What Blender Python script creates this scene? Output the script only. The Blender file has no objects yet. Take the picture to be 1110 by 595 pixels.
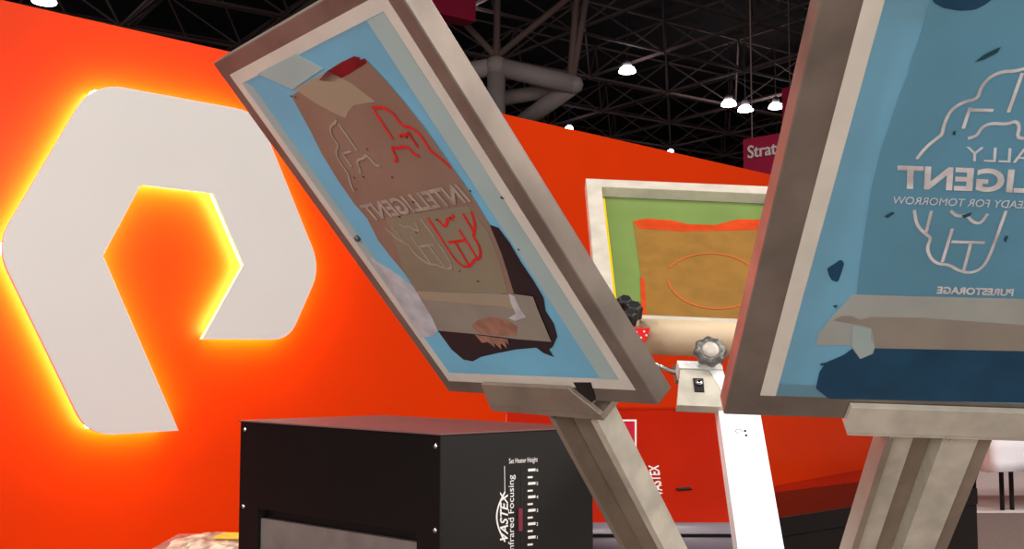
import bpy, bmesh, math, random
from mathutils import Vector, Matrix
from mathutils.geometry import tessellate_polygon
random.seed(7)
S = bpy.context.scene
COL = S.collection
# ---------------------------------------------------------------- camera
FPX, CX, CY = 1100.0, 555.0, 297.5
PITCH = math.atan(78.5 / FPX)
EYE = Vector((0, 0, 1.6))
cam = bpy.data.objects.new('camera', bpy.data.cameras.new('camera'))
COL.objects.link(cam)
cam.location = EYE
cam.rotation_euler = (math.pi / 2 + PITCH, 0, 0)
cam.data.sensor_fit = 'HORIZONTAL'
cam.data.sensor_width = 36
cam.data.lens = 36 * FPX / 1110
cam.data.clip_end = 400
cam.data.clip_start = .05
S.camera = cam
# ---------------------------------------------------------------- exposure, world
S.view_settings.view_transform = 'Standard'
S.view_settings.look = 'None'
S.view_settings.gamma = 1
S.view_settings.use_curve_mapping = False
S.view_settings.exposure = 0.0
W = bpy.data.worlds.new('hall_air'); S.world = W
W.use_nodes = True
W.node_tree.nodes['Background'].inputs[0].default_value = (.9, .85, .85, 1)
W.node_tree.nodes['Background'].inputs[1].default_value = .22
# ---------------------------------------------------------------- hall lights (high-bay lamps above and behind the stand) and added fill lights
def area(x, y, z, sx, sy, power, color=(1, .95, .9), rot=(0, 0, 0)):
    l = bpy.data.lights.new('area_light', 'AREA'); l.shape = 'RECTANGLE'
    l.size = sx; l.size_y = sy; l.energy = power; l.color = color
    o = bpy.data.objects.new('area_light', l); COL.objects.link(o)
    o.location = (x, y, z); o.rotation_euler = rot
    return o
for (x, y) in ((-8, -4), (0, -5), (8, -4), (-8, 2.5), (-2.5, .5), (5.5, 1.0), (10, 3.5), (7, 7.5)):
    area(x, y, 9.0, 1.6, 1.6, 340)
area(9, -2, 4.2, 5, 2.6, 420, (1, .93, .88), (math.radians(68), 0, math.radians(62)))   # fill light added at the right rear to brighten the frame sides

area(-5.5, -4.5, 3.0, 4, 2.6, 230, (1, .97, .94), (math.radians(85), 0, math.radians(-52)))   # fill light added at the left rear for the left-facing sides
area(-1.0, -5, 2.6, 5, 2.6, 190, (1, .95, .9), (math.radians(88), 0, math.radians(-6)))   # added frontal fill light, unseen behind the camera

# ---------------------------------------------------------------- materials
def lin(c):
    return tuple((v / 255 / 12.92 if v / 255 <= .04045 else ((v / 255 + .055) / 1.055) ** 2.4) for v in c) + (1,)
def mat(name, rgb, rough=.5, metal=0.0, noise=0.0, nscale=8.0, trans=0.0, emit=None, estr=0.0, coat=0.0, stretch=None, spec=.5, rgb2=None, bump=0.0):
    m = bpy.data.materials.new(name); m.use_nodes = True
    nt = m.node_tree; N = nt.nodes; L = nt.links
    b = N['Principled BSDF']; out = N['Material Output']
    b.inputs['Roughness'].default_value = rough
    b.inputs['Metallic'].default_value = metal
    b.inputs['Specular IOR Level'].default_value = spec
    b.inputs['Coat Weight'].default_value = coat
    b.inputs['Coat Roughness'].default_value = .15
    tc = N.new('ShaderNodeTexCoord'); mp = N.new('ShaderNodeMapping')
    if stretch: mp.inputs['Scale'].default_value = stretch
    nz = N.new('ShaderNodeTexNoise'); nz.inputs['Scale'].default_value = nscale; nz.inputs['Detail'].default_value = 5
    L.new(tc.outputs['Object'], mp.inputs[0]); L.new(mp.outputs[0], nz.inputs['Vector'])
    mx = N.new('ShaderNodeMix'); mx.data_type = 'RGBA'
    c = lin(rgb)
    d = lin(rgb2) if rgb2 else tuple(v * (1 - noise) for v in c[:3]) + (1,)
    mx.inputs[6].default_value = d; mx.inputs[7].default_value = c
    rmp = N.new('ShaderNodeMapRange'); rmp.inputs[1].default_value = .35; rmp.inputs[2].default_value = .62
    L.new(nz.outputs[0], rmp.inputs[0]); L.new(rmp.outputs[0], mx.inputs[0])
    L.new(mx.outputs[2], b.inputs['Base Color'])
    if bump:
        bp = N.new('ShaderNodeBump'); bp.inputs['Strength'].default_value = bump
        L.new(nz.outputs[0], bp.inputs['Height']); L.new(bp.outputs[0], b.inputs['Normal'])
    if emit:
        b.inputs['Emission Color'].default_value = lin(emit); b.inputs['Emission Strength'].default_value = estr
    if trans:
        t = N.new('ShaderNodeBsdfTranslucent'); L.new(mx.outputs[2], t.inputs[0])
        s = N.new('ShaderNodeMixShader'); s.inputs[0].default_value = trans
        L.new(b.outputs[0], s.inputs[1]); L.new(t.outputs[0], s.inputs[2]); L.new(s.outputs[0], out.inputs[0])
    return m
M = dict(
    orange=mat('orange_wall', (218, 54, 0), .34, noise=.08, nscale=.6, spec=.14),
    red_floor=mat('red_gloss_floor', (150, 18, 14), .18, noise=.2, nscale=2),
    carpet=mat('grey_carpet', (118, 104, 98), .95, noise=.25, nscale=40),
    pale_carpet=mat('pale_carpet', (205, 198, 196), .95, noise=.1, nscale=30),
    dark=mat('dark_ceiling', (32, 23, 21), .95, noise=.5, nscale=.25),
    truss=mat('truss_steel', (128, 106, 100), .7, noise=.3, nscale=.3),
    pipe=mat('painted_pipe', (190, 176, 172), .6, noise=.12, nscale=1.0),
    logo=mat('matt_white_panel', (214, 212, 208), .7, noise=.02, nscale=2, spec=.2),
    led=mat('white_led_edge', (255, 245, 220), .5, emit=(255, 232, 120), estr=48.0),
    lamp=mat('lamp_glow', (255, 250, 255), .5, emit=(255, 246, 255), estr=16.0),
    housing=mat('lamp_housing', (90, 82, 84), .5, noise=.1),
    crimson=mat('crimson_fabric', (178, 16, 66), .8, noise=.1, nscale=2),
    white=mat('white_print', (236, 232, 230), .5, noise=.04),
    alu=mat('worn_aluminium', (142, 130, 120), .44, metal=.5, noise=.35, nscale=7, stretch=(1, 1, 1), bump=.03),
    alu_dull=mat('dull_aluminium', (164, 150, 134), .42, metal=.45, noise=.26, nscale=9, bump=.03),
    alu_lit=mat('lit_scuffed_aluminium', (214, 208, 192), .42, metal=.25, noise=.26, nscale=14, bump=.04),  # lighter copy of the dull aluminium, painting faces that catch light
    alu_rear=mat('pale_scuffed_aluminium', (206, 198, 184), .4, metal=.1, noise=.2, nscale=12),
    alu_bright=mat('highlit_aluminium', (248, 248, 246), .35, metal=0, noise=.04, nscale=6),  # aluminium whose ceiling highlight is put into a near-white colour
    glue=mat('pale_glue_line', (244, 238, 226), .3, noise=.1, nscale=12, coat=.3, trans=.25),
    blue=mat('blue_screen_mesh', (152, 204, 224), .32, noise=.08, nscale=5, trans=.55),
    teal=mat('teal_emulsion', (134, 196, 218), .3, noise=.1, nscale=5, trans=.5),
    navy=mat('dark_blue_shade_stain', (34, 90, 126), .3, noise=.3, nscale=10, trans=.35),
    pale_film_and_reflection=mat('pale_clear_film_and_reflection', (204, 222, 220), .3, noise=.08, nscale=7, trans=.4),
    milky=mat('milky_wrinkled_film', (232, 230, 234), .3, noise=.25, nscale=26, trans=.35, stretch=(1, 1, 1)),
    brown=mat('brown_tape', (176, 146, 128), .3, noise=.14, nscale=6, trans=.35),
    olive=mat('olive_tape', (172, 160, 136), .3, noise=.1, nscale=6, trans=.35),
    tan=mat('tan_patch', (196, 180, 156), .3, noise=.06, nscale=9, trans=.35),
    wine=mat('wine_red_tape', (150, 36, 44), .35, noise=.35, nscale=18, trans=.3),
    black_figure=mat('black_purple_figure', (30, 12, 24), .28, noise=.3, nscale=8),
    hand_tone=mat('pink_brown_hand', (186, 134, 112), .4, noise=.35, nscale=40, trans=.2),
    grey_tape=mat('grey_tape', (190, 194, 188), .3, noise=.12, nscale=10, trans=.25),
    brown_grey=mat('brown_grey_tape', (166, 156, 144), .3, noise=.12, nscale=9, trans=.2),
    speck=mat('dark_teal_fleck', (12, 70, 84), .4, noise=.2),
    dark_speck=mat('dark_fleck', (34, 26, 24), .5, noise=.2),
    silver=mat('silver_stencil', (250, 246, 246), .3, metal=.15, noise=.35, nscale=30, trans=.2),
    pale_line=mat('pale_stencil', (236, 240, 244), .4, noise=.2, nscale=20, trans=.2),
    faint=mat('faint_stencil', (194, 174, 160), .5, noise=.25, nscale=30, trans=.2),
    hot_red=mat('bright_red_stencil', (255, 52, 50), .5, noise=.25, nscale=30, trans=.35),
    green=mat('green_emulsion', (134, 160, 88), .4, noise=.1, nscale=6, trans=.35),
    amber=mat('amber_glow', (166, 122, 58), .35, noise=.16, nscale=16, trans=.3),
    amber_red=mat('orange_glow_edge', (226, 78, 30), .35, noise=.2, nscale=20, trans=.3),
    arc=mat('orange_arc_line', (206, 108, 48), .5, noise=.1, trans=.3),
    yellow=mat('yellow_tape', (246, 214, 16), .4, noise=.1),
    beige=mat('beige_tape', (214, 190, 156), .5, noise=.1, nscale=6),
    black=mat('satin_black_enamel', (12, 8, 8), .3, noise=.25, nscale=3, spec=.3),
    black2=mat('dull_black_panel', (13, 10, 10), .55, noise=.3, nscale=9, spec=.4),
    black_rub=mat('black_rubber', (22, 20, 22), .45, noise=.3, nscale=30),
    plum=mat('pink_sheen_lid', (104, 72, 70), .42, noise=.1, nscale=3, spec=.4),  # black lid with the pink reflection put into its colour
    steel=mat('grey_steel_panel', (120, 110, 106), .45, metal=.3, noise=.25, nscale=12),
    chrome=mat('chrome', (225, 225, 225), .15, metal=1.0, noise=.1),
    knob=mat('grey_knob', (112, 108, 106), .35, metal=.4, noise=.3, nscale=20),
    redgloss=mat('glossy_red_enamel', (180, 34, 12), .2, noise=.15, nscale=2, spec=.5),
    red_edge=mat('red_edge_highlight', (235, 60, 30), .3, noise=.05),
    red_plastic=mat('red_plastic', (236, 24, 20), .35, noise=.1),
    crimson_print=mat('crimson_print', (190, 16, 46), .4, noise=.05),
    purple_grey=mat('purple_grey_roller', (130, 120, 130), .4, noise=.2, nscale=4),
    wrap=mat('pale_crumpled_wrap', (226, 200, 178), .35, noise=.5, nscale=16, rgb2=(150, 96, 70)),
    wrap_yellow=mat('yellow_label', (240, 190, 40), .4, noise=.2),
    cloth=mat('white_tablecloth', (226, 222, 228), .85, noise=.05),
    slot=mat('slot_shadow', (8, 6, 6), .7),
    slider=mat('dull_red_slider', (120, 34, 52), .5, noise=.2, nscale=30),
)
# ---------------------------------------------------------------- helpers
def link(name, me, m, parent=None):
    o = bpy.data.objects.new(name, me); COL.objects.link(o)
    if m: me.materials.append(M[m] if isinstance(m, str) else m)
    if parent: o.parent = parent
    return o
def thing(name, label, cat, loc=(0, 0, 0), group=None):
    o = bpy.data.objects.new(name, None); COL.objects.link(o)
    o.location = loc; o['label'] = label; o['category'] = cat
    if group: o['group'] = group
    o.empty_display_size = .1
    return o
def tag(o, label, cat, group=None):
    o['label'] = label; o['category'] = cat
    if group: o['group'] = group
    return o
def struct(o):
    o['kind'] = 'structure'; return o
class MB:
    """collects shapes into one mesh; T maps local coordinates to the coordinates of the parent"""
    def __init__(s, T=None): s.bm = bmesh.new(); s.T = T or Matrix.Identity(4)
    def v(s, p): return s.bm.verts.new(s.T @ Vector(p))
    def f(s, vs):
        try: return s.bm.faces.new(vs)
        except ValueError: return None
    def prism(s, poly, z0, z1, poly1=None):
        """polygon in local xy, extruded from z0 to z1"""
        poly1 = poly1 or poly
        a = [s.v((x, y, z0)) for x, y in poly]; b = [s.v((x, y, z1)) for x, y in poly1]
        n = len(poly)
        for tri in tessellate_polygon([[Vector((x, y, 0)) for x, y in poly]]):
            s.f([a[i] for i in tri]); s.f([b[i] for i in reversed(tri)])
        for i in range(n): s.f((a[i], a[(i + 1) % n], b[(i + 1) % n], b[i]))
        return s
    def box(s, x0, x1, y0, y1, z0, z1):
        return s.prism([(x0, y0), (x1, y0), (x1, y1), (x0, y1)], z0, z1)
    def tube(s, p, q, r, n=12, r2=None, caps=True):
        p = Vector(p); q = Vector(q); d = (q - p).normalized()
        a = d.orthogonal().normalized(); b = d.cross(a); r2 = r if r2 is None else r2
        A = []; B = []
        for i in range(n):
            t = 2 * math.pi * i / n; o = a * math.cos(t) + b * math.sin(t)
            A.append(s.v(p + o * r)); B.append(s.v(q + o * r2))
        for i in range(n):
            f = s.f((A[i], A[(i + 1) % n], B[(i + 1) % n], B[i]))
            if f: f.smooth = n > 6
        if caps: s.f(A); s.f(B[::-1])
        return s
    def lathe(s, prof, axis=(0, 0, 1), org=(0, 0, 0), n=24, scal=None):
        ax = Vector(axis).normalized(); a = ax.orthogonal().normalized(); b = ax.cross(a); rings = []
        for r, z in prof:
            ring = []
            for i in range(n):
                t = 2 * math.pi * i / n; k = r * (1 + (scal[0] * math.cos(scal[1] * t) if scal else 0))
                ring.append(s.v(Vector(org) + ax * z + (a * math.cos(t) + b * math.sin(t)) * k))
            rings.append(ring)
        for j in range(len(rings) - 1):
            for i in range(n):
                f = s.f((rings[j][i], rings[j][(i + 1) % n], rings[j + 1][(i + 1) % n], rings[j + 1][i]))
                if f: f.smooth = True
        s.f(rings[0][::-1]); s.f(rings[-1])
        return s
    def ribbon(s, pts, w, z0, z1):
        """a line of constant width in the local xy plane"""
        P = [Vector(p) for p in pts]
        Lp = []; Rp = []
        for i, p in enumerate(P):
            d = (P[min(i + 1, len(P) - 1)] - P[max(i - 1, 0)]).normalized(); n = Vector((-d.y, d.x)) * w / 2
            Lp.append(p + n); Rp.append(p - n)
        top = [[s.v((q.x, q.y, z1)) for q in side] for side in (Lp, Rp)]
        bot = [[s.v((q.x, q.y, z0)) for q in side] for side in (Lp, Rp)]
        for i in range(len(P) - 1):
            s.f((top[0][i], top[0][i + 1], top[1][i + 1], top[1][i]))
            s.f((bot[0][i], bot[1][i], bot[1][i + 1], bot[0][i + 1]))
            s.f((top[0][i], bot[0][i], bot[0][i + 1], top[0][i + 1]))
            s.f((top[1][i], top[1][i + 1], bot[1][i + 1], bot[1][i]))
        for k in (0, -1): s.f((top[0][k], top[1][k], bot[1][k], bot[0][k]))
        return s
    def build(s, name, m, parent=None, bevel=0, smooth=False):
        bmesh.ops.recalc_face_normals(s.bm, faces=s.bm.faces[:])
        me = bpy.data.meshes.new(name); s.bm.to_mesh(me); s.bm.free()
        o = link(name, me, m, parent)
        if smooth:
            for f in me.polygons: f.use_smooth = True
        if bevel:
            b = o.modifiers.new('bevel', 'BEVEL'); b.width = bevel; b.segments = 2; b.limit_method = 'ANGLE'; b.angle_limit = math.radians(40)
        return o
def smooth_curve(pts, k=3):
    """Chaikin corner cutting of an open line"""
    for _ in range(k):
        q = [pts[0]]
        for a, b in zip(pts, pts[1:]):
            q += [(a[0] * .75 + b[0] * .25, a[1] * .75 + b[1] * .25), (a[0] * .25 + b[0] * .75, a[1] * .25 + b[1] * .75)]
        pts = q + [pts[-1]]
    return pts
def round_poly(pts, rad, seg=8):
    out = []; n = len(pts)
    for i in range(n):
        p = Vector(pts[i]); r = rad[i]
        if r <= 0: out.append(tuple(p)); continue
        a = (Vector(pts[i - 1]) - p).normalized(); b = (Vector(pts[(i + 1) % n]) - p).normalized()
        A = p + a * r; B = p + b * r
        for k in range(seg + 1):
            t = k / seg; q = A * (1 - t) ** 2 + p * 2 * t * (1 - t) + B * t * t
            out.append((q.x, q.y))
    return out
def inset_poly(pts, d):
    """shift every edge inward by d"""
    area2 = sum(pts[i][0] * pts[(i + 1) % len(pts)][1] - pts[(i + 1) % len(pts)][0] * pts[i][1] for i in range(len(pts)))
    sg = 1 if area2 > 0 else -1; n = len(pts); out = []
    for i in range(n):
        p0, p1, p2 = Vector(pts[i - 1]), Vector(pts[i]), Vector(pts[(i + 1) % n])
        e1 = (p1 - p0).normalized(); e2 = (p2 - p1).normalized()
        n1 = Vector((-e1.y, e1.x)) * sg; n2 = Vector((-e2.y, e2.x)) * sg
        bis = (n1 + n2)
        bis = bis / max(.25, 1 + n1.dot(n2))
        q = p1 + bis * d; out.append((q.x, q.y))
    return out
def text_mesh(name, body, T, size, m, parent, thick=.0006, shear=0, bold=0, width=None, mirror=False, align='CENTER'):
    """flat lettering; T maps the text plane into the parent's space; width fits the line to a length"""
    c = bpy.data.curves.new(name, 'FONT'); c.body = body; c.size = size; c.shear = shear; c.offset = bold
    c.align_x = align; c.align_y = 'CENTER'; c.extrude = thick / 2; c.resolution_u = 4
    o = bpy.data.objects.new(name, c); COL.objects.link(o)
    dg = bpy.context.evaluated_depsgraph_get()
    me = bpy.data.meshes.new_from_object(o.evaluated_get(dg)); bpy.data.objects.remove(o); bpy.data.curves.remove(c)
    xs = [v.co.x for v in me.vertices]; w = max(xs) - min(xs)
    k = width / w if width else 1
    for v in me.vertices:
        v.co.x *= k * (-1 if mirror else 1)
        v.co = T @ v.co
    if mirror: me.flip_normals()
    me.name = name; me.materials.clear()
    return link(name, me, m, parent)
def ray(x, y):
    F = Vector((0, math.cos(PITCH), math.sin(PITCH))); U = Vector((0, -math.sin(PITCH), math.cos(PITCH)))
    return F + Vector((1, 0, 0)) * ((x - CX) / FPX) - U * ((y - CY) / FPX)
def at(x, y, Y):
    """the point of the place seen at pixel x, y whose distance along the floor is Y"""
    d = ray(x, y); return EYE + d * (Y / d.y)

# ================================================================= the hall
def slab(name, x0, x1, y0, y1, z0, z1, m):
    return struct(MB().box(x0, x1, y0, y1, z0, z1).build(name, m))
slab('floor', -40, 60, -20, 95, -.1, 0, 'carpet')
slab('ceiling', -60, 90, -20, 110, 19, 19.3, 'dark')
slab('wall_back', -60, 90, 95, 95.4, 0, 19, 'dark')
# space frame under the ceiling
def space_frame():
    mb = MB(); st = 5.6; zt, zb = 18.6, 15.8
    nx, ny = 19, 19; ca, sa = math.cos(.62), math.sin(.62)
    def nt(i, j): a, b = (i - 9) * st, (j - 9) * st; return Vector((8 + a * ca - b * sa, 52 + a * sa + b * ca, zt))
    def nb(i, j): return nt(i, j) + Vector(((ca - sa) * st / 2, (ca + sa) * st / 2, zb - zt))
    for i in range(nx):
        for j in range(ny):
            if i + 1 < nx: mb.tube(nt(i, j), nt(i + 1, j), .06, 4, caps=False); mb.tube(nb(i, j), nb(i + 1, j), .085, 4, caps=False)
            if j + 1 < ny: mb.tube(nt(i, j), nt(i, j + 1), .06, 4, caps=False); mb.tube(nb(i, j), nb(i, j + 1), .085, 4, caps=False)
            for di, dj in ((0, 0), (1, 0), (0, 1), (1, 1)):
                mb.tube(nb(i, j), nt(i + di, j + dj), .055, 4, caps=False)
            mb.lathe([(.05, -.14), (.15, -.06), (.15, .06), (.05, .14)], org=nb(i, j), n=6)
    o = mb.build('ceiling_truss', 'truss')
    return struct(o)
space_frame()
# heavy pipe node on top of the hall column, with thin poles running up to the trusses
def pipe_node():
    Y = 22.0; c = at(538, 70, Y)
    t = thing('column_capital', 'heavy grey steel pipe capital branching under the roof trusses', 'steel structure', (c.x, c.y, 0))
    def P(x, y, dy=0): return at(x, y, Y + dy) - t.location
    h, v1, v2 = P(538, 72), P(622, 92), P(556, 140, 2.2)
    MB().tube(P(478, 82, .6), h, .2, 16).tube(h, v1, .21, 16).lathe([(.06, -.24), (.2, -.16), (.25, 0), (.2, .16), (.06, .24)], org=h).lathe([(.06, -.2), (.17, -.13), (.215, 0), (.17, .13), (.06, .2)], org=v1).tube(v1, v2, .2, 16).build('ring_pipe', 'pipe', t)
    MB().tube(h + Vector((0, 0, .05)), Vector((h.x, h.y, 0)), .2, 20).build('column_shaft', 'pipe', t)
    MB().tube(P(541, 108, 1.2), P(604, 96, 1.0), .17, 14).build('cross_pipe', 'pipe', t)
    for (a, b) in (((538, 62), (540, -60)), ((540, 60), (640, -22)), ((536, 60), (488, 8)), ((621, 84), (640, -30)), ((618, 84), (628, -40))):
        top = P(*b, .4)
        MB().tube(P(*a), top, .075, 8).build('strut', 'truss', t)
pipe_node()
# high-bay lamps
def lamp(x, y, Y, px, label, first=[None]):
    p = at(x, y, Y); r = px / 2 / FPX * Y
    if first[0] is None:
        t = thing('high_bay_lamp', label, 'lamp', p, 'high-bay lamps hanging under the dark ceiling')
        MB().lathe([(.35, .5), (.5, .62), (.55, 1.1), (.3, 1.35), (.1, 1.5)], n=20).build('housing', 'housing', t)
        MB().lathe([(.98, -.15), (1.0, -.05), (.8, .35), (.5, .55), (.3, .6)], n=24).build('reflector', 'lamp', t)
        hg = MB().tube((0, 0, 0), (0, 0, 1), .06, 6).build('hanger', 'housing', t); hg.location.z = 1.45
        first[0] = t
    else:
        s = first[0]; t = s.copy(); COL.objects.link(t); t.location = p; t['label'] = label
        for ch in s.children:
            c = ch.copy(); COL.objects.link(c); c.parent = t
    t.scale = (r, r, r)
    for ch in t.children:
        if ch.name.startswith('hanger'): ch.scale.z = (19.0 - p.z) / r - 1.45      # the rod reaches the roof deck
for (x, y, px, text) in ((680, 77, 19, 'high-bay lamp hanging alone above the middle of the orange wall'),
          (790, 113, 17, 'left one of the close pair of high-bay lamps near the crimson signs'),
          (808, 119, 17, 'right one of the close pair of high-bay lamps near the crimson signs'),
          (841, 116, 16, 'high-bay lamp half hidden beside the upright crimson banner'),
          (48, 1, 26, 'high-bay lamp at the upper left above the white emblem'),
          (617, 139, 9, 'small distant lamp just above the orange wall left of the lone lamp'),
          (727, 164, 7, 'smallest distant lamp just above the orange wall right of the lone lamp'),
          (506, 21, 16, 'lamp glowing below the crimson banner at the top')):
    lamp(x, y, 13.2 / ((376 - y) / FPX), px, text)
# crimson hanging signs
def banner(name, px0, px1, yt, yb, Y, dY, label, cat='banner'):
    a = at(px0, yt, Y); b = at(px1, yt, Y + dY); h = (yb - yt) / FPX * Y
    t = thing(name, label, cat, (a.x, a.y, a.z - h))
    ux = Vector((b.x - a.x, b.y - a.y, 0)); w = ux.length; ux.normalize(); n = Vector((ux.y, -ux.x, 0))
    T = Matrix(((ux.x, 0, n.x, 0), (ux.y, 0, n.y, 0), (0, 1, 0, 0), (0, 0, 0, 1)))
    MB(T).box(0, w, 0, h, -.4, 0).build('fabric_panel', 'crimson', t, bevel=.01)
    for k in (.06, w - .06):
        MB(T).tube((k, h, -.2), (k, 17.2 - t.location.z, -.2), .012, 6).build('hanging_wire', 'truss', t)
    return t, T, w, h
t, T, w, h = banner('strata_sign', 805, 905, 151, 196, 17, -1.2, 'crimson hanging sign with white lettering beside the right frame', 'sign')
t.name = 'hanging_sign'
text_mesh('lettering', 'Strata', T @ Matrix.Translation((.43, h - .25, .012)), .30, 'white', t, .02, width=.66, bold=.003)
banner('hanging_banner', 847, 900, 96, 151, 21, -1, 'upright crimson banner behind the sign, mostly hidden by the right frame')
banner('hanging_banner', 440, 516, -45, 8, 19, 1, 'crimson banner hanging at the top centre above the left frame')

# ================================================================= orange stand wall and its emblem
WT = Matrix(((.70710678, 0, .70710678, 0), (.70710678, 0, -.70710678, 8.73), (0, 1, 0, 0), (0, 0, 0, 1)))  # x along the wall, y up, z out of it
struct(MB(WT).box(-7.5, 8.5, 0, 3.61, -.25, 0).build('wall_left', 'orange'))
struct(MB(WT @ Matrix(((1, 0, 0, 0), (0, 0, 1, 0), (0, 1, 0, 0), (0, 0, 0, 1)))).prism([(-7.5, .001), (6.8, .001), (5.2, 1.9), (-7.5, 1.9)], 0, .02).build('trim_1', 'red_floor'))
struct(MB().prism([(4.4, 9.95), (12, 9.95), (12, 17), (7.9, 17)], 0, .012).build('trim_2', 'pale_carpet'))
outline = [(-3.70, 3.196), (-2.574, 3.196), (-2.048, 2.162), (-2.30, 1.649), (-2.952, 1.649), (-2.664, 2.146), (-2.90, 2.602), (-3.385, 2.602), (-3.608, 2.148), (-3.096, 1.073), (-3.665, 1.073), (-4.215, 2.163)]
rad = [.20, .16, .16, .13, 0, 0, 0, 0, 0, 0, .16, .16]
shape = round_poly(outline, rad)
em = thing('wall_emblem', 'large white angular loop emblem glowing at its edges on the orange wall', 'emblem', (WT @ Vector((-3.1, 2.1, 0))))
TE = Matrix.Translation(-em.location) @ WT
MB(TE).prism(shape, .095, .125).build('face_panel', 'logo', em, bevel=.003)
MB(TE).prism(inset_poly(outline, .04), .02, .094).build('light_body', 'led', em)

# ================================================================= screens
def basis(psi, tau, rho, O):
    u = Vector((math.cos(psi), -math.sin(psi), 0)); n0 = Vector((-math.sin(psi), -math.cos(psi), 0))
    up = Vector((0, 0, math.cos(tau))) + n0 * math.sin(tau)
    u2 = u * math.cos(rho) - up * math.sin(rho); up2 = up * math.cos(rho) + u * math.sin(rho)
    n = u2.cross(up2)
    return Matrix(((u2.x, up2.x, n.x, O[0]), (u2.y, up2.y, n.y, O[1]), (u2.z, up2.z, n.z, O[2]), (0, 0, 0, 1)))
BA = basis(.91538655, .70986561, .00196324, (-.12665746, 2.04467533, 1.51079875))
BB = basis(.02026168, .74510296, .04641772, (.32527639, 1.57231398, 1.4961996))
BC = basis(-.06426552, -.88730483, .06565563, (.23165256, 2.7188869, 1.6612822))
SW, SH, TK, TW = .58, .767, .04, .046
def onplane(B, x, y):
    """pixel to coordinates in the plane of a screen"""
    n = B.col[2].to_3d(); O = B.col[3].to_3d(); d = ray(x, y); t = (O - EYE).dot(n) / d.dot(n); P = EYE + d * t - O
    return (P.dot(B.col[0].to_3d()), P.dot(B.col[1].to_3d()))
def screen_root(B, label, h):
    t = thing('printing_screen', label, 'printing screen'); t.matrix_world = B
    return t
def frame_mesh(t, h, z0, z1, m='alu', w=TW, SW=SW):
    mb = MB(); o = [(0, 0), (SW, 0), (SW, h), (0, h)]; i = [(w, w), (SW - w, w), (SW - w, h - w), (w, h - w)]
    V = {}
    for z in (z0, z1):
        V[z] = ([mb.v((x, y, z)) for x, y in o], [mb.v((x, y, z)) for x, y in i])
    for k in range(4):
        l = (k + 1) % 4
        mb.f((V[z1][0][k], V[z1][0][l], V[z1][1][l], V[z1][1][k])); mb.f((V[z0][0][k], V[z0][1][k], V[z0][1][l], V[z0][0][l]))
        mb.f((V[z0][0][k], V[z0][0][l], V[z1][0][l], V[z1][0][k])); mb.f((V[z0][1][k], V[z1][1][k], V[z1][1][l], V[z0][1][l]))
    return mb.build('frame', m, t, bevel=.0025)
def patch(t, name, poly, m, layer, px=None, thick=.00025):
    """a thin flat piece laid on the mesh; layer counts the sheets below it"""
    if px is not None: poly = [onplane(px, *p) for p in poly]
    if 'blockout' in name or 'stain' in name: poly = round_poly(poly, [.004] * len(poly), 3)
    z = .0012 + layer * .0005
    return MB().prism(poly, z, z + thick).build(name, m, t)
def flecks(t, pts, m, B, layer, size=.0022):
    for (x, y) in pts:
        c = onplane(B, x, y); a = random.uniform(0, 3); n = 6
        poly = [(c[0] + size * random.uniform(.5, 1.3) * math.cos(a + k * 2 * math.pi / n), c[1] + size * random.uniform(.5, 1.3) * math.sin(a + k * 2 * math.pi / n)) for k in range(n)]
        patch(t, 'fleck', poly, m, layer)
# brain drawing shared by both screens, in the plane of the screen
BR_W = [
    [(105, 260), (125, 235), (150, 215), (160, 208), (164, 185), (178, 155), (205, 138), (237, 131), (242, 108), (262, 84), (290, 72), (315, 72), (337, 66)],
    [(205, 195), (220, 150)], [(220, 155), (270, 156)], [(302, 160), (332, 76)],
    [(215, 216), (235, 210), (245, 192), (265, 183), (300, 186), (318, 178), (327, 190), (320, 215), (340, 216)],
    [(100, 370), (105, 402), (125, 422), (137, 430), (127, 450), (134, 472), (150, 486), (175, 487), (195, 500), (220, 506), (245, 496), (262, 470), (297, 372)],
    [(137, 372), (125, 420)], [(182, 410), (160, 482)], [(180, 438), (252, 440)], [(222, 440), (206, 500)],
    [(178, 372), (193, 384), (213, 380), (224, 395), (242, 400), (258, 378)]]
brain = [[onplane(BB, 940 + x / 1.983, 40 + y / 1.983) for x, y in l] for l in BR_W]
MID = .312
brain_r = [[(2 * MID - x, y) for x, y in l] for l in brain]
brain_rb = [[(2 * .337 - x, y) for x, y in l] for l in brain]
def drawing(t, lines, m, layer, w, name):
    z = .0012 + layer * .0005
    for half in (lines[:5], lines[5:]):
        mb = MB()
        for l in half:
            mb.ribbon(smooth_curve(l, 2) if len(l) > 2 else l, w, z, z + .0002)
        mb.build(name, m, t)
def lettering(t, cols, layer):
    z = .0014 + layer * .0005
    def L(body, u, v, size, m, width, shear=.25, bold=0):
        text_mesh('lettering', body, Matrix.Translation((u, v, z)), size, m, t, .0002, shear, bold, width, mirror=True)
    L('INTELLIGENT', .308, .441, .046, cols[0], .318, .22, .0014)
    L('SOCIALLY', .310, .479, .030, cols[1], .172, .22)
    L('READY FOR TOMORROW', .241, .407, .0165, cols[1], .178, .1)
    L('PURESTORAGE', .306, .2615, .0165, cols[2], .108, .2, .0006)

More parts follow.
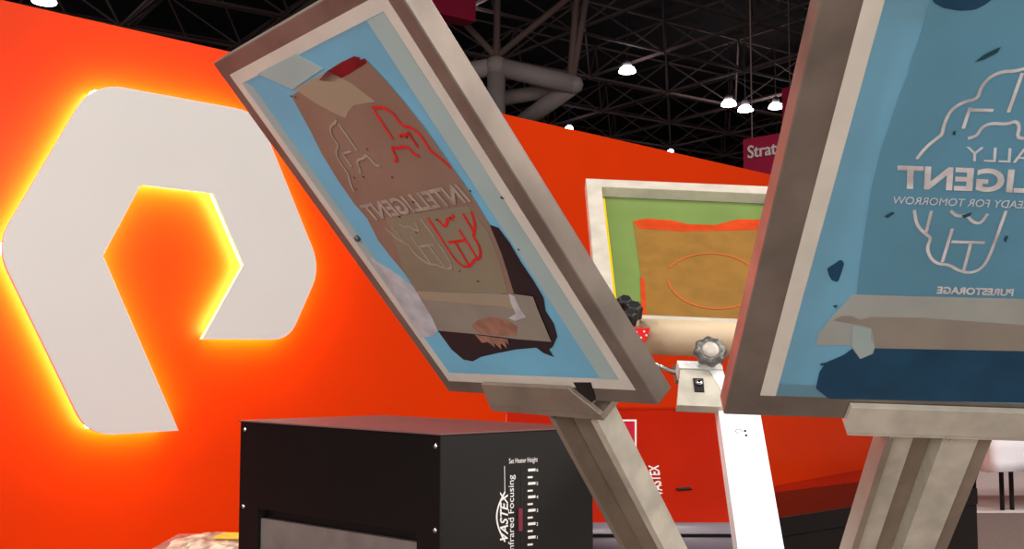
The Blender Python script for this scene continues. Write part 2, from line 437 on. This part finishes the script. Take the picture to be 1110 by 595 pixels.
# ---- left screen
A = screen_root(BA, 'tilted aluminium screen frame in the middle with blue mesh and brown taped print', SH)
frame_mesh(A, SH, -TK, 0)
def ring(t, h, a, b, z, m, name):
    mb = MB()
    mb.box(a, SW - a, a, b, 0, z).box(a, SW - a, h - b, h - a, 0, z).box(a, b, b, h - b, 0, z).box(SW - b, SW - a, b, h - b, 0, z)
    return mb.build(name, m, t)
ring(A, SH, .030, .052, .0008, 'glue', 'glue_border')
MB().box(.046, SW - .046, .046, SH - .046, .0002, .0006).build('screen_mesh', 'blue', A)
pa = lambda name, poly, m, layer: patch(A, name, poly, m, layer, BA)
patch(A, 'pale_strip', [(.052, .14), (.078, .16), (.080, .70), (.066, .714), (.052, .714)], 'pale_film_and_reflection', 0)
patch(A, 'pale_strip', [(SW - .052, .052), (SW - .052, .714), (SW - .098, .714), (SW - .094, .052)], 'pale_film_and_reflection', 0)
pa('milky_film', [(436, 300), (453, 314), (467, 330), (476, 357), (470, 364), (457, 365), (448, 352), (402, 278), (411, 284), (425, 292)], 'milky', 1)
pa('reflected_figure', [(532, 243), (541, 246), (553, 262), (566, 284), (580, 305), (590, 322), (592, 336), (601, 350), (605, 364), (600, 375), (596, 378), (601, 386), (590, 382), (582, 376), (560, 378), (540, 382), (522, 386), (513, 391), (503, 389), (490, 378), (474, 356), (500, 330), (545, 318)], 'black_figure', 1)  # reflected figure, painted on as a flat dark patch
pa('brown_tape', [(317, 103), (348, 84), (387, 64), (398, 64), (416, 83), (438, 108), (461, 137), (484, 170), (508, 204), (520, 223), (532, 243), (545, 275), (558, 317), (453, 316), (440, 296), (425, 278), (411, 260), (399, 236), (385, 220), (367, 194), (350, 166), (337, 140), (325, 118)], 'brown', 2)
pa('tape_patch', [(420, 235), (508, 222), (530, 250), (542, 280), (552, 317), (453, 316), (438, 290)], 'olive', 3)
pa('pale_strip', [(280, 79), (322, 57), (352, 73), (318, 96)], 'pale_film_and_reflection', 3)  # light reflected in the mesh, painted as a pale strip
pa('tan_patch', [(320, 95), (357, 76), (383, 90), (408, 109), (398, 111), (385, 113), (379, 120), (376, 127), (362, 121), (344, 111)], 'tan', 3)  # the same reflection carried over the tape, painted tan
pa('torn_red_tape', [(347, 86), (356, 76), (372, 66), (385, 60), (391, 61), (392, 64), (397, 62), (399, 67), (380, 79), (362, 88)], 'wine', 3)
pa('grey_tape', [(453, 314), (470, 317), (500, 318), (556, 317), (579, 320), (584, 334), (590, 348), (599, 369), (560, 366), (520, 361), (476, 357), (468, 340), (459, 326)], 'brown_grey', 4)
pa('tape_edge', [(453, 314), (500, 316), (556, 318), (563, 328), (566, 334), (548, 331), (500, 327), (462, 324)], 'tan', 5)
pa('torn_film', [(553, 316), (560, 320), (565, 332), (572, 342), (560, 346), (553, 343), (561, 338), (556, 328)], 'milky', 6)
pa('reflected_hand', [(512, 352), (520, 345), (535, 342), (550, 345), (562, 352), (561, 362), (540, 362), (522, 360)], 'hand_tone', 5)  # hands of the mirrored figure, painted on as flat patches
pa('reflected_fingers', [(516, 361), (522, 362), (552, 366), (553, 373), (549, 368), (551, 376), (544, 370), (545, 377), (537, 370), (538, 375), (530, 369), (524, 370)], 'hand_tone', 5)
drawing(A, brain, 'faint', 5, .0046, 'circuit_outline')
drawing(A, brain_r, 'hot_red', 5, .0052, 'brain_outline')
text_mesh('lettering', 'INTELLIGENT', Matrix.Translation((.310, .425, .0039)), .046, 'faint', A, .0002, .22, .0014, .306, mirror=True)
flecks(A, [(437, 146), (443, 147), (400, 160), (396, 190), (427, 190), (386, 191), (388, 203), (435, 233), (475, 236), (490, 234), (453, 250), (500, 292), (520, 303), (323, 104), (318, 103), (450, 217), (512, 205)], 'dark_speck', BA, 7)
flecks(A, [(545, 214), (590, 380), (597, 376), (563, 270)], 'speck', BA, 1, .003)
c = onplane(BA, 389, 257)
MB().lathe([(.006, 0), (.006, .006), (.003, .008)], org=(c[0], c[1], .0009), n=12).build('corner_bolt', 'knob', A)
MB().prism([onplane(BA, *p) for p in [(622, 414), (641, 414), (646, 432), (640, 437), (631, 430)]], .0005, .0018).build('dark_tape', 'slot', A)

# ---- right screen
Bs = screen_root(BB, 'large aluminium screen frame at the right with teal mesh and mirrored silver lettering', SH)
frame_mesh(Bs, SH, -TK, 0, w=.072)
MB().box(.070, SW - .070, .045, SH - .045, .0002, .0006).build('screen_mesh', 'blue', Bs)
MB().box(.048, .0715, .045, SH - .03, .0002, .0012).build('glue_border', 'glue', Bs)
MB().box(SW - .0715, SW - .048, .045, SH - .03, .0002, .0012).build('glue_border', 'glue', Bs)
pb = lambda name, poly, m, layer: patch(Bs, name, poly, m, layer, BB)
E1 = [(1015, -60), (1008, 0), (998, 36), (986, 68), (984, 80), (976, 98), (966, 128), (955, 160), (944, 205), (938, 245), (932, 285), (928, 322)]
teal = [onplane(BB, *p) for p in E1] + [(.19, .062), (SW - .09, .062), (SW - .09, .70), (.19, .70)]
patch(Bs, 'emulsion_layer', teal, 'teal', 0)
pb('blockout_or_shade_patch', [(895, 392), (914, 384), (930, 372), (1010, 366), (1160, 372), (1160, 436), (1010, 434), (898, 431), (884, 420), (888, 402)], 'navy', 1)  # shade of the bracket behind the mesh, painted in dark blue
pb('blockout_or_shade_patch', [(1007, -12), (1011, 2), (1022, 8), (1040, 11), (1056, 10), (1068, 4), (1078, -4), (1076, -14)], 'navy', 1)
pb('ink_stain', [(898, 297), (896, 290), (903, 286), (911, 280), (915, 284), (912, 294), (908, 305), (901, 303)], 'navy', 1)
pb('grey_tape', [(924, 318), (990, 320), (1160, 324), (1160, 380), (948, 375), (946, 382), (932, 388), (921, 373), (884, 373), (887, 360), (903, 340)], 'grey_tape', 2)
pb('tape_band', [(902, 346), (912, 341), (922, 341), (932, 345), (945, 342), (1000, 343), (1040, 346), (1110, 351), (1160, 354), (1160, 380), (948, 376), (946, 362), (944, 354), (932, 351)], 'brown_grey', 3)
pb('torn_film', [(924, 352), (944, 355), (943, 366), (948, 374), (944, 382), (932, 387), (923, 373)], 'pale_film_and_reflection', 4)
drawing(Bs, brain, 'silver', 2, .0042, 'circuit_outline')
drawing(Bs, brain_rb, 'silver', 2, .0042, 'brain_outline')
lettering(Bs, ('silver', 'pale_line', 'silver'), 3)
for poly in ([(1056, 66), (1066, 58), (1078, 52), (1084, 50), (1080, 56), (1066, 63)], [(958, 233), (967, 228), (969, 230), (961, 235)], [(1042, 232), (1053, 229), (1050, 233), (1044, 235)], [(1032, 142), (1035, 140), (1035, 145), (1032, 145)],
             [(1087, 258), (1090, 254), (1092, 255), (1089, 262)], [(888, 393), (897, 391), (898, 394), (890, 395)], [(902, 330), (907, 329), (906, 333)]):
    pb('fleck', poly, 'speck', 3)

# ---- rear screen (seen from its open side)
HC = .787
Cs = screen_root(BC, 'rear aluminium screen frame leaning back with green and amber mesh', HC)
frame_mesh(Cs, HC, -TK, 0, m='alu_rear', w=.05, SW=.66)
MB().box(.045, .66 - .045, .045, HC - .045, -TK - .0012, -TK - .0006).build('screen_mesh', 'green', Cs)
BCm = BC @ Matrix.Translation((0, 0, -TK))
def pc(name, poly, m, layer):
    z = -TK + .0002 + layer * .0006
    MB().prism([onplane(BCm, *p) for p in poly], z, z + .0003).build(name, m, Cs)
pc('amber_glow', [(686, 240), (700, 237), (728, 239), (745, 243), (775, 244), (800, 238), (822, 238), (850, 240), (858, 372), (700, 372), (698, 330), (695, 300), (690, 265)], 'amber', 0)  # orange wall glowing through the mesh, painted as an amber sheet
pc('torn_edge', [(686, 240), (700, 237), (728, 239), (745, 243), (775, 244), (800, 238), (822, 238), (852, 240), (852, 248), (800, 250), (740, 251), (694, 248)], 'amber_red', 1)
pc('torn_edge', [(694, 300), (699, 304), (700, 330), (702, 362), (697, 362), (695, 330)], 'amber_red', 1)
def arc(cx, cy, rx, ry, a0, a1):
    return [onplane(BCm, cx + rx * math.cos(math.radians(a)), cy - ry * math.sin(math.radians(a))) for a in [a0 + (a1 - a0) * k / 16 for k in range(17)]]
z = -TK + .0016
MB().ribbon(arc(770, 306, 52, 31, 35, 150), .007, z, z + .0003).ribbon(arc(778, 298, 55, 37, 190, 330), .007, z, z + .0003).build('arc_drawing', 'arc', Cs)
MB().box(.0505, .064, .052, HC - .055, -TK + .0002, -TK + .0006).build('yellow_tape', 'yellow', Cs)
MB().tube((.105, -.03, -.012), (.60, -.03, -.012), .048, 24).build('taped_rail', 'beige', Cs)

# ================================================================= the press that carries the screens
HUB = Vector((.47, 2.10, 0))
press = thing('screen_printing_press', 'aluminium printing press whose channel arms hold the tilted screens', 'printing press', HUB)
def to_press(B): return Matrix.Translation(-HUB) @ B
def part(mb, name, m, parent=press, bevel=.001): return mb.build(name, m, parent, bevel=bevel)
# arm and holder of the left screen
TA = to_press(BA)
def slanted(mb, l0, r0, l1, r1, v0, v1, z0, z1):
    return mb.prism([(l0, v0), (r0, v0), (r1, v1), (l1, v1)], z0, z1)
arm = part(slanted(MB(TA), .270, .283, .172, .185, -.022, -.62, -.055, -.006), 'arm', 'alu_dull')
slanted(MB(TA), .2831, .3839, .1851, .2860, -.035, -.62, -.055, -.042).build('arm_web', 'alu_dull', arm)  # darker metal paints the shade of the recessed web
slanted(MB(TA), .384, .402, .288, .306, -.022, -.62, -.055, -.006).build('arm_flange', 'alu_lit', arm)
MB(TA).box(.284, .383, -.052, -.040, -.041, -.008).build('end_rib', 'alu_lit', arm)
h = part(MB(TA).prism([(.128, -.022), (.44, -.022), (.40, .034), (.150, .034)], .0015, .010), 'screen_holder', 'alu_dull')
MB(TA).prism([(.128, -.0222), (.44, -.0222), (.44, -.034), (.128, -.034)], -.05, .010).build('holder_lip', 'alu_dull', h)
for (u, v) in ((.290, -.045), (.392, -.040), (.215, -.43)):
    MB(TA).lathe([(.006, 0), (.006, .006), (.004, .009)], org=(u, v, -.006), n=6, axis=(0, 0, 1)).build('bolt', 'knob', h)
# arm and holder of the right screen
TB = to_press(BB)
arm = part(slanted(MB(TB), .264, .276, .296, .308, -.02, -.70, -.05, -.004), 'arm', 'alu_dull')
slanted(MB(TB), .2761, .3129, .3081, .3449, -.025, -.70, -.05, -.018).build('arm_web', 'alu_lit', arm)
slanted(MB(TB), .313, .3529, .345, .3849, -.025, -.70, -.05, -.040).build('arm_groove', 'alu_dull', arm)  # shade in the groove painted with the darker aluminium
slanted(MB(TB), .353, .409, .385, .441, -.022, -.70, -.05, -.006).build('arm_flange', 'alu_lit', arm)
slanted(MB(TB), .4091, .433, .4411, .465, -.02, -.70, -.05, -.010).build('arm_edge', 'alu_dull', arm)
MB(TB).box(.2765, .352, -.032, -.024, -.0175, -.003).build('end_rib', 'alu_lit', arm)
h = part(MB(TB).prism([(.184, -.002), (.192, -.019), (.475, -.019), (.475, .037), (.186, .037)], .0015, .012), 'screen_holder', 'alu_lit')
MB(TB).box(.195, .475, -.026, -.0192, -.05, .010).build('holder_lip', 'alu_lit', h)
for u in (.268, .357):
    MB(TB).lathe([(.0045, 0), (.0045, .007), (.003, .009)], org=(u, -.032, -.003), n=10).build('bolt', 'chrome', h)
# arm and holder of the rear screen
TC = to_press(BC)
arm = part(MB(TC).prism([(.283, -.24), (.386, -.24), (.350, -.80), (.252, -.80)], -.06, -.02), 'arm', 'alu_bright')
for (u, v) in ((.333, -.37), (.333, -.385)):
    MB(TC).lathe([(.003, 0), (.003, .002)], org=(u, v, -.0199), n=10).build('bolt', 'slot', arm)
MB(TC).ribbon([(.318 + .008 * math.cos(a * .5), -.372 + .008 * math.sin(a * .5)) for a in range(10)], .0012, -.0199, -.0192).build('scratch_mark', 'knob', arm)
h = part(MB(TC).prism([(.200, -.165), (.300, -.165), (.306, -.30), (.176, -.30)], -.03, -.008), 'screen_holder', 'alu_lit')
MB(TC).box(.198, .310, -.163, -.145, -.045, -.004).build('clamp_bar', 'alu_bright', h)
MB(TC).box(.198, .310, -.143, -.125, -.045, -.012).build('clamp_bar', 'alu_bright', h)
MB(TC).box(.198, .31, -.1449, -.082, -.075, -.062).build('clamp_plate', 'alu_dull', h)
MB(TC).prism([(.275, -.165), (.31, -.165), (.315, -.29), (.307, -.29)], -.035, -.006).build('clamp_bar', 'alu_bright', h)
MB(TC).prism([(.228, -.20), (.254, -.20), (.250, -.25), (.226, -.25)], -.0079, -.005).build('slot_plate', 'slot', h)
MB(TC).lathe([(.009, 0), (.009, .008), (.005, .010)], org=(.240, -.222, -.005), n=6).build('bolt', 'chrome', h)
KA = Vector((-.1, -.45, .88)).normalized(); KO = Vector((.280, -.112, -.02))
MB(TC).tube(KO, KO + KA * .055, .009, 12).build('knob_stem', 'chrome', h)
MB(TC).lathe([(.020, .045), (.036, .049), (.041, .060), (.037, .069), (.025, .072)], axis=KA, org=KO, n=56, scal=(.07, 8)).build('clamp_knob', 'knob', h)
MB(TC).lathe([(.022, 0), (.020, .004), (.010, .006)], axis=KA, org=KO + KA * .0716, n=24).build('knob_cap', 'alu_rear', h)
# black star knob and its rod left of the holder
MB(TC).tube((.075, -.095, -.02), (.20, -.13, -.05), .007, 10).build('knob_rod', 'chrome', h)
for (u, v, r) in ((.062, -.006, .020), (.083, -.032, .022), (.070, -.064, .018)):
    MB(TC).lathe([(r * .6, -.02), (r, -.012), (r, .02), (r * .7, .028)], org=(u, v, .066), n=32, scal=(.12, 6)).build('star_knob', 'black_rub', h)
MB(TC).tube((.075, -.066, .052), (.08, -.105, -.02), .006, 8).build('knob_rod', 'chrome', h)
# head and column below
hb = MB().lathe([(.10, .60), (.24, .62), (.26, .68), (.26, .94), (.22, 1.0), (.10, 1.02)], n=48).build('press_head', 'alu_dull', press)
MB().lathe([(.30, 0), (.30, .03), (.10, .06), (.085, .12), (.085, .60)], n=32).build('column', 'black', press)
for k in range(4):
    a = k * math.pi / 2 + .4; d = Vector((math.cos(a), math.sin(a), 0))
    MB().tube(d * .08 + Vector((0, 0, .06)), d * .6 + Vector((0, 0, .035)), .035, 12).build('foot', 'black', press)

# red plastic cup behind the left frame
p = at(693, 366, 2.62)
cup = thing('plastic_dish', 'small bright red perforated plastic corner piece behind the left frame', 'plastic piece', p)
TP = Matrix(((.98, 0, -.05, 0), (.05, 0, -.98, 0), (0, 1, .2, 0), (0, 0, 0, 1)))
MB(TP).prism([(-.03, .024), (.028, .024), (.024, .004), (.008, -.02), (-.002, -.036)], -.01, .01).build('body', 'red_plastic', cup, bevel=.002)
for (x, y) in ((-.008, .012), (.012, .014), (.004, -.002), (-.004, -.012), (.018, .004)):
    MB(TP).lathe([(.0028, .0101), (.0028, .0106)], org=(x, y, 0), axis=(0, 0, 1), n=10).build('hole', 'white', cup)

# ================================================================= black flash dryer in front of the wall
def yawbox(N, dl, dr, wl, wr):
    """matrix of a box whose near vertical edge stands at N; x runs along dr, y along dl"""
    dl = Vector((dl[0], dl[1], 0)).normalized(); dr = Vector((dr[0], dr[1], 0)).normalized()
    return Matrix(((dr.x, dl.x, 0, N.x), (dr.y, dl.y, 0, N.y), (0, 0, 1, N.z), (0, 0, 0, 1)))
N = at(478, 470, 2.4)
TOP = N.z
fd = thing('flash_dryer', 'black flash dryer cabinet with white scale and lettering below the left screen', 'flash dryer')
dr = Vector((1.77, 1)).normalized(); dl = Vector((-1.33, 1)).normalized()
fd.location = (N.x, N.y, 0)
FT = Matrix(((dr.x, dl.x, 0, 0), (dr.y, dl.y, 0, 0), (0, 0, 1, 0), (0, 0, 0, 1)))      # the cabinet's plan is a parallelogram
FO = Matrix(((dr.x, -dr.y, 0, 0), (dr.y, dr.x, 0, 0), (0, 0, 1, 0), (0, 0, 0, 1)))
LL, LR, HH = .735, .425, .62
z0, z1 = TOP - HH, TOP
# body with a recess in the left face
MB(FT).box(.03, LR, .002, LL, z0, z1 - .004).build('cabinet', 'black', fd, bevel=.004)
sl = lambda y0, y1, a, b: MB(FT).box(0, .03, y0, y1, a, b)
fr = MB(FT).box(0, .0299, 0, LL, z1 - .235, z1 - .004)
fr.box(0, .0299, 0, .075, z0, z1 - .235).box(0, .0299, LL - .075, LL, z0, z1 - .235)
fr.build('side_panel', 'black', fd, bevel=.001)
MB(FT).box(.012, .0298, .076, LL - .076, z0, z1 - .262).build('heater_guard', 'steel', fd)
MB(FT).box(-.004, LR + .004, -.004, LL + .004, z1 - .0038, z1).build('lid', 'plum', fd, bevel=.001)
MB(FT).box(-.001, LR, -.0015, .0018, z0, z1 - .005).build('control_panel', 'black2', fd)
def screw(x, y, z, ax):
    MB(FT).lathe([(.006, 0), (.006, .002), (.003, .004)], axis=ax, org=(x, y, z), n=12).build('screw', 'chrome', fd)
for z in (z1 - .025, z1 - .235): screw(0, LL - .02, z, (-1, 0, 0))
for z in (z1 - .03, z1 - .225, z1 - .42): screw(0, .016, z, (-1, 0, 0))
# front face markings: scale, slider and the maker's lettering
TFF = FO @ Matrix(((1, 0, 0, 0), (0, 0, -1, -.0017), (0, 1, 0, 0), (0, 0, 0, 1)))    # x along the face, y up, z out
nF = (FO @ Vector((0, -1, 0, 0))).to_3d(); oF = Vector(fd.location)
def onface(x, y):
    d = ray(x, y); t = (oF - EYE).dot(nF) / d.dot(nF); P = FO.inverted() @ (EYE + d * t - Vector(fd.location)); return (P.x, P.z)
x0, zc = onface(567, 499)
text_mesh('caption', 'Set Heater Height', TFF @ Matrix.Translation((x0, zc, 0)), .017, 'white', fd, .0006, width=onface(581, 499)[0] - onface(550, 499)[0])
for k in range(6):
    y = 509.5 + k * 14.6
    a = onface(572, y); b = onface(580, y); MB(TFF).box(a[0], b[0], a[1] - .0032, a[1] + .0032, 0, .0006).build('scale_mark', 'white', fd)
    c = onface(582.0, y); text_mesh('scale_number', str(6 - k), TFF @ Matrix.Translation((c[0], c[1], 0)), .011, 'white', fd, .0006)
    a = onface(571.5, y + 7.8); b = onface(577, y + 7.8); MB(TFF).box(a[0], b[0], a[1] - .0022, a[1] + .0022, 0, .0006).build('scale_mark', 'white', fd)
a = onface(564, 508); b = onface(566.5, 590); MB(TFF).box(a[0], b[0], b[1], a[1], 0, .0005).build('slider_slot', 'slot', fd)
a = onface(561, 551); b = onface(565, 575); MB(TFF).box(a[0], b[0], b[1], a[1], .0005, .005).build('slider', 'slider', fd)
R90 = Matrix.Rotation(math.pi / 2, 4, 'Z')
a = onface(554, 557); text_mesh('lettering', 'Infrared Focusing', TFF @ Matrix.Translation((a[0], a[1], 0)) @ R90, .022, 'white', fd, .0006, width=.185, bold=0)
a = onface(546.5, 562); text_mesh('maker_lettering', 'VASTEX', TFF @ Matrix.Translation((a[0], a[1], 0)) @ R90, .030, 'white', fd, .0006, shear=.3, width=.115, bold=.0005)
arc_pts = [onface(547 - 9 * math.sin(math.radians(k * 11.25)), 533 + (587 - 533) * k / 16) for k in range(17)]
MB(TFF).ribbon(arc_pts, .0038, 0, .0006).build('swoosh', 'white', fd)
a = onface(546.5, 505); b = onface(546.8, 533); MB(TFF).ribbon([a, b], .0014, 0, .0006).build('line_mark', 'white', fd)
# stand of the dryer
MB(FT).box(LR / 2 - .03, LR / 2 + .03, LL / 2 - .03, LL / 2 + .03, .08, z0 - .001).build('stand_post', 'black', fd)
MB(FT).box(.05, LR - .05, LL / 2 - .04, LL / 2 + .04, .03, .079).box(LR / 2 - .04, LR / 2 + .04, .08, LL - .08, .03, .079).build('stand_base', 'black', fd)
for (x, y) in ((.07, LL / 2), (LR - .07, LL / 2), (LR / 2, .10), (LR / 2, LL - .10)):
    MB(FT).tube((x - .004, y - .012, .0285), (x + .004, y + .012, .0285), .026, 16).build('caster', 'black_rub', fd)

# ================================================================= red sloping machine hood behind the press
Y1, Y2 = 3.5, 3.15
tl, trr, bl, br = at(600, 443, Y1), at(778, 443, Y1), at(560, 566, Y2), at(804, 568, Y2)
xR = .71; zt, zb = trr.z, br.z
rd = thing('conveyor_dryer', 'glossy red sloping machine hood with white lettering behind the press arms', 'dryer', (.33, 3.4, 0))
TR = Matrix.Translation(-rd.location)
xl = -.02
prof = [(Y2, zb), (Y1 - .05, zt - .045), (Y1, zt - .008), (Y1 + .03, zt), (Y1 + .12, zt), (Y1 + .12, zb)]
TH = TR @ Matrix(((0, 0, 1, 0), (1, 0, 0, 0), (0, 1, 0, 0), (0, 0, 0, 1)))    # polygon y z, extruded along x
xs = .32
MB(TH).prism(prof, xl, xR).build('hood', 'redgloss', rd, bevel=.02)
MB(TH).prism([(Y2 - .006, zb), (Y1 - .054, zt - .040), (Y1 - .045, zt - .047), (Y2 + .006, zb)], xR - .009, xR + .001).build('edge_highlight', 'red_edge', rd)  # highlight along the hood edge, painted as a brighter strip
MB(TR).box(xl, xR, Y2 + .03, Y1 + .12, .55, zb - .002).build('base_cabinet', 'black', rd, bevel=.004)
zr = 1.6 - (586 - 376) / 1100 * 2.98
MB(TR).tube((xl, 3.05, zr), (xR - .02, 3.05, zr), .05, 28).build('front_roller', 'purple_grey', rd)
MB(TR).tube((xR - .02, 3.05, zr), (xR - .004, 3.05, zr), .012, 16).build('roller_axle', 'chrome', rd)
for x in (xl + .01, xR - .05):
    MB(TR).box(x, x + .02, 3.02, Y2 + .0299, zr - .07, zr - .035).build('roller_bracket', 'black', rd)
MB(TR).box(xl, xR, 3.0, Y2 + .025, zb - .012, zb - .003).build('shelf_edge', 'black', rd)
for (x, y) in ((xl + .05, Y2 + .08), (xR - .05, Y2 + .08), (xl + .05, Y1 + .06), (xR - .05, Y1 + .06)):
    MB(TR).tube((x, y, 0), (x, y, .549), .025, 12).build('leg', 'black', rd)
sd = Vector((0, Y1 - .05 - Y2, zt - .045 - zb)).normalized(); sn = Vector((0, -sd.z, sd.y))
TS = TR @ Matrix(((1, 0, 0, 0), (0, sd.y, sn.y, Y2), (0, sd.z, sn.z, zb), (0, 0, 0, 1)))
oS = Vector((0, Y2, zb))
def onslope(x, y):
    d = ray(x, y); t = (oS - EYE).dot(sn) / d.dot(sn); P = EYE + d * t - oS; return (P.x, P.dot(sd))
q = [onslope(*p) for p in ((640, 455), (690, 455), (690, 493), (640, 493))]
MB(TS).prism(q, .0008, .0016).build('badge', 'white', rd)
q2 = [onslope(*p) for p in ((642, 457), (688, 457), (688, 491), (642, 491))]
MB(TS).prism(q2, .0017, .0022).build('badge_face', 'crimson_print', rd)
c = onslope(675, 480); text_mesh('badge_lettering', 'V', TS @ Matrix.Translation((c[0], c[1], .0026)), .05, 'white', rd, .0006)
c = onslope(713, 521); text_mesh('maker_lettering', 'VASTEX', TS @ Matrix.Translation((c[0] - .005, c[1], .0014)) @ R90, .045, 'white', rd, .0006, width=.125, bold=.001)
q = [onslope(*p) for p in ((733, 530), (748, 529), (750, 531), (735, 532))]
MB(TS).prism(q, .0008, .006).build('handle_slot', 'slot', rd)

# black equipment case at the lower right
N2 = Vector((1.07, 4.3, 0)); d1 = Vector((1.377, 1)).normalized()
cs = thing('equipment_case', 'large black equipment case on the floor behind the right press arm', 'case')
TQ = yawbox(N2, Vector((-d1.y, d1.x)), d1, 1, 1); cs.matrix_world = TQ
MB().box(0, 1.61, 0, .5, .05, .80).build('body', 'black', cs, bevel=.006)
MB().box(-.004, 1.614, -.004, .504, .801, .882).build('lid', 'black', cs, bevel=.006)
for (x, y) in ((.08, .06), (1.53, .06), (.08, .44), (1.53, .44)):
    MB().tube((x, y - .015, .026), (x, y + .015, .026), .0255, 16).build('caster', 'black_rub', cs)

# white-clothed table at the right edge
tb = thing('folding_table', 'folding table under a short white cloth on the pale carpet', 'table', (5.25, 10.35, .012))
MB().box(-.55, .9, -.35, .35, .70, .73).build('table_top', 'steel', tb)
for x in (-.46, -.36, .84):
    for y in ((-.29,) if x == -.36 else (-.3, .3)):
        MB().tube((x, y, 0), (x, y, .699), .022, 10).build('leg', 'black', tb)
clp = bmesh.new()
def cloth():
    mb = MB(); n = 72; per = []
    w_, d_ = .76, .38; cx = .175
    for i in range(n):
        t = i / n * 4; k = int(t); f = t - k
        c = [(-w_, -d_), (w_, -d_), (w_, d_), (-w_, d_)]; a, b = c[k], c[(k + 1) % 4]
        per.append((a[0] + (b[0] - a[0]) * f + cx, a[1] + (b[1] - a[1]) * f))
    rings = []
    for j, z in enumerate((.735, .731, .60, .48, .36 + .02)):
        rings.append([mb.v((cx + (x - cx) * (1 + .012 * j + .015 * j * math.sin(i * 1.1 + j * .4) * .5), y * (1 + .03 * j + .03 * j * math.sin(i * 1.1)), z + (.01 * math.sin(i * .7) if j == 4 else 0))) for i, (x, y) in enumerate(per)])
    for j in range(len(rings) - 1):
        for i in range(n):
            f = mb.f((rings[j][i], rings[j][(i + 1) % n], rings[j + 1][(i + 1) % n], rings[j + 1][i])); f.smooth = True
    mb.f(rings[0])
    o = mb.build('tablecloth', 'cloth'); o.location = (5.25, 10.35, .012)
    s = o.modifiers.new('thickness', 'SOLIDIFY'); s.thickness = .003; s.offset = 1
    tag(o, 'short white cloth draped over the folding table at the right edge', 'tablecloth')
cloth()
clp.free()

# crumpled bundle on a work table at the lower left
p = at(236, 590, 3.5)
wt = thing('work_table', 'grey work table carrying the crumpled wrapped bundle', 'table', (p.x - .02, p.y + .15, 0))
ztab = p.z - .045
MB().box(-.26, .26, -.3, .3, ztab - .03, ztab).build('table_top', 'steel', wt, bevel=.004)
for x in (-.22, .22):
    for y in (-.25, .25): MB().box(x - .02, x + .02, y - .02, y + .02, 0, ztab - .031).build('leg', 'black', wt)
def bundle():
    t = thing('wrapped_bundle', 'crumpled pale plastic-wrapped bundle with a yellow label beside the black dryer', 'bundle', (p.x, p.y, ztab + .001))
    mb = MB(); n, k = 40, 12; rings = []
    for j in range(k):
        ph = j / (k - 1) * math.pi / 2; ring = []
        for i in range(n):
            a = 2 * math.pi * i / n
            r = 1 + .09 * math.sin(5 * a + j) + .06 * math.sin(11 * a + 2 * j) + random.uniform(-.04, .04)
            sx = abs(math.cos(ph)) ** .55
            ring.append(mb.v((.165 * r * sx * math.cos(a), .11 * r * sx * math.sin(a), .072 * math.sin(ph) * (1 + .12 * math.sin(3 * a + j)) )))
        rings.append(ring)
    for j in range(k - 1):
        for i in range(n): mb.f((rings[j][i], rings[j][(i + 1) % n], rings[j + 1][(i + 1) % n], rings[j + 1][i]))
    mb.f(rings[0][::-1]); mb.f(rings[-1])
    mb.build('wrapping', 'wrap', t)
    MB().prism([(.0, -.05), (.09, -.055), (.10, .03), (.01, .03)], .071, .079).build('label', 'wrap_yellow', t, bevel=.002)
bundle()
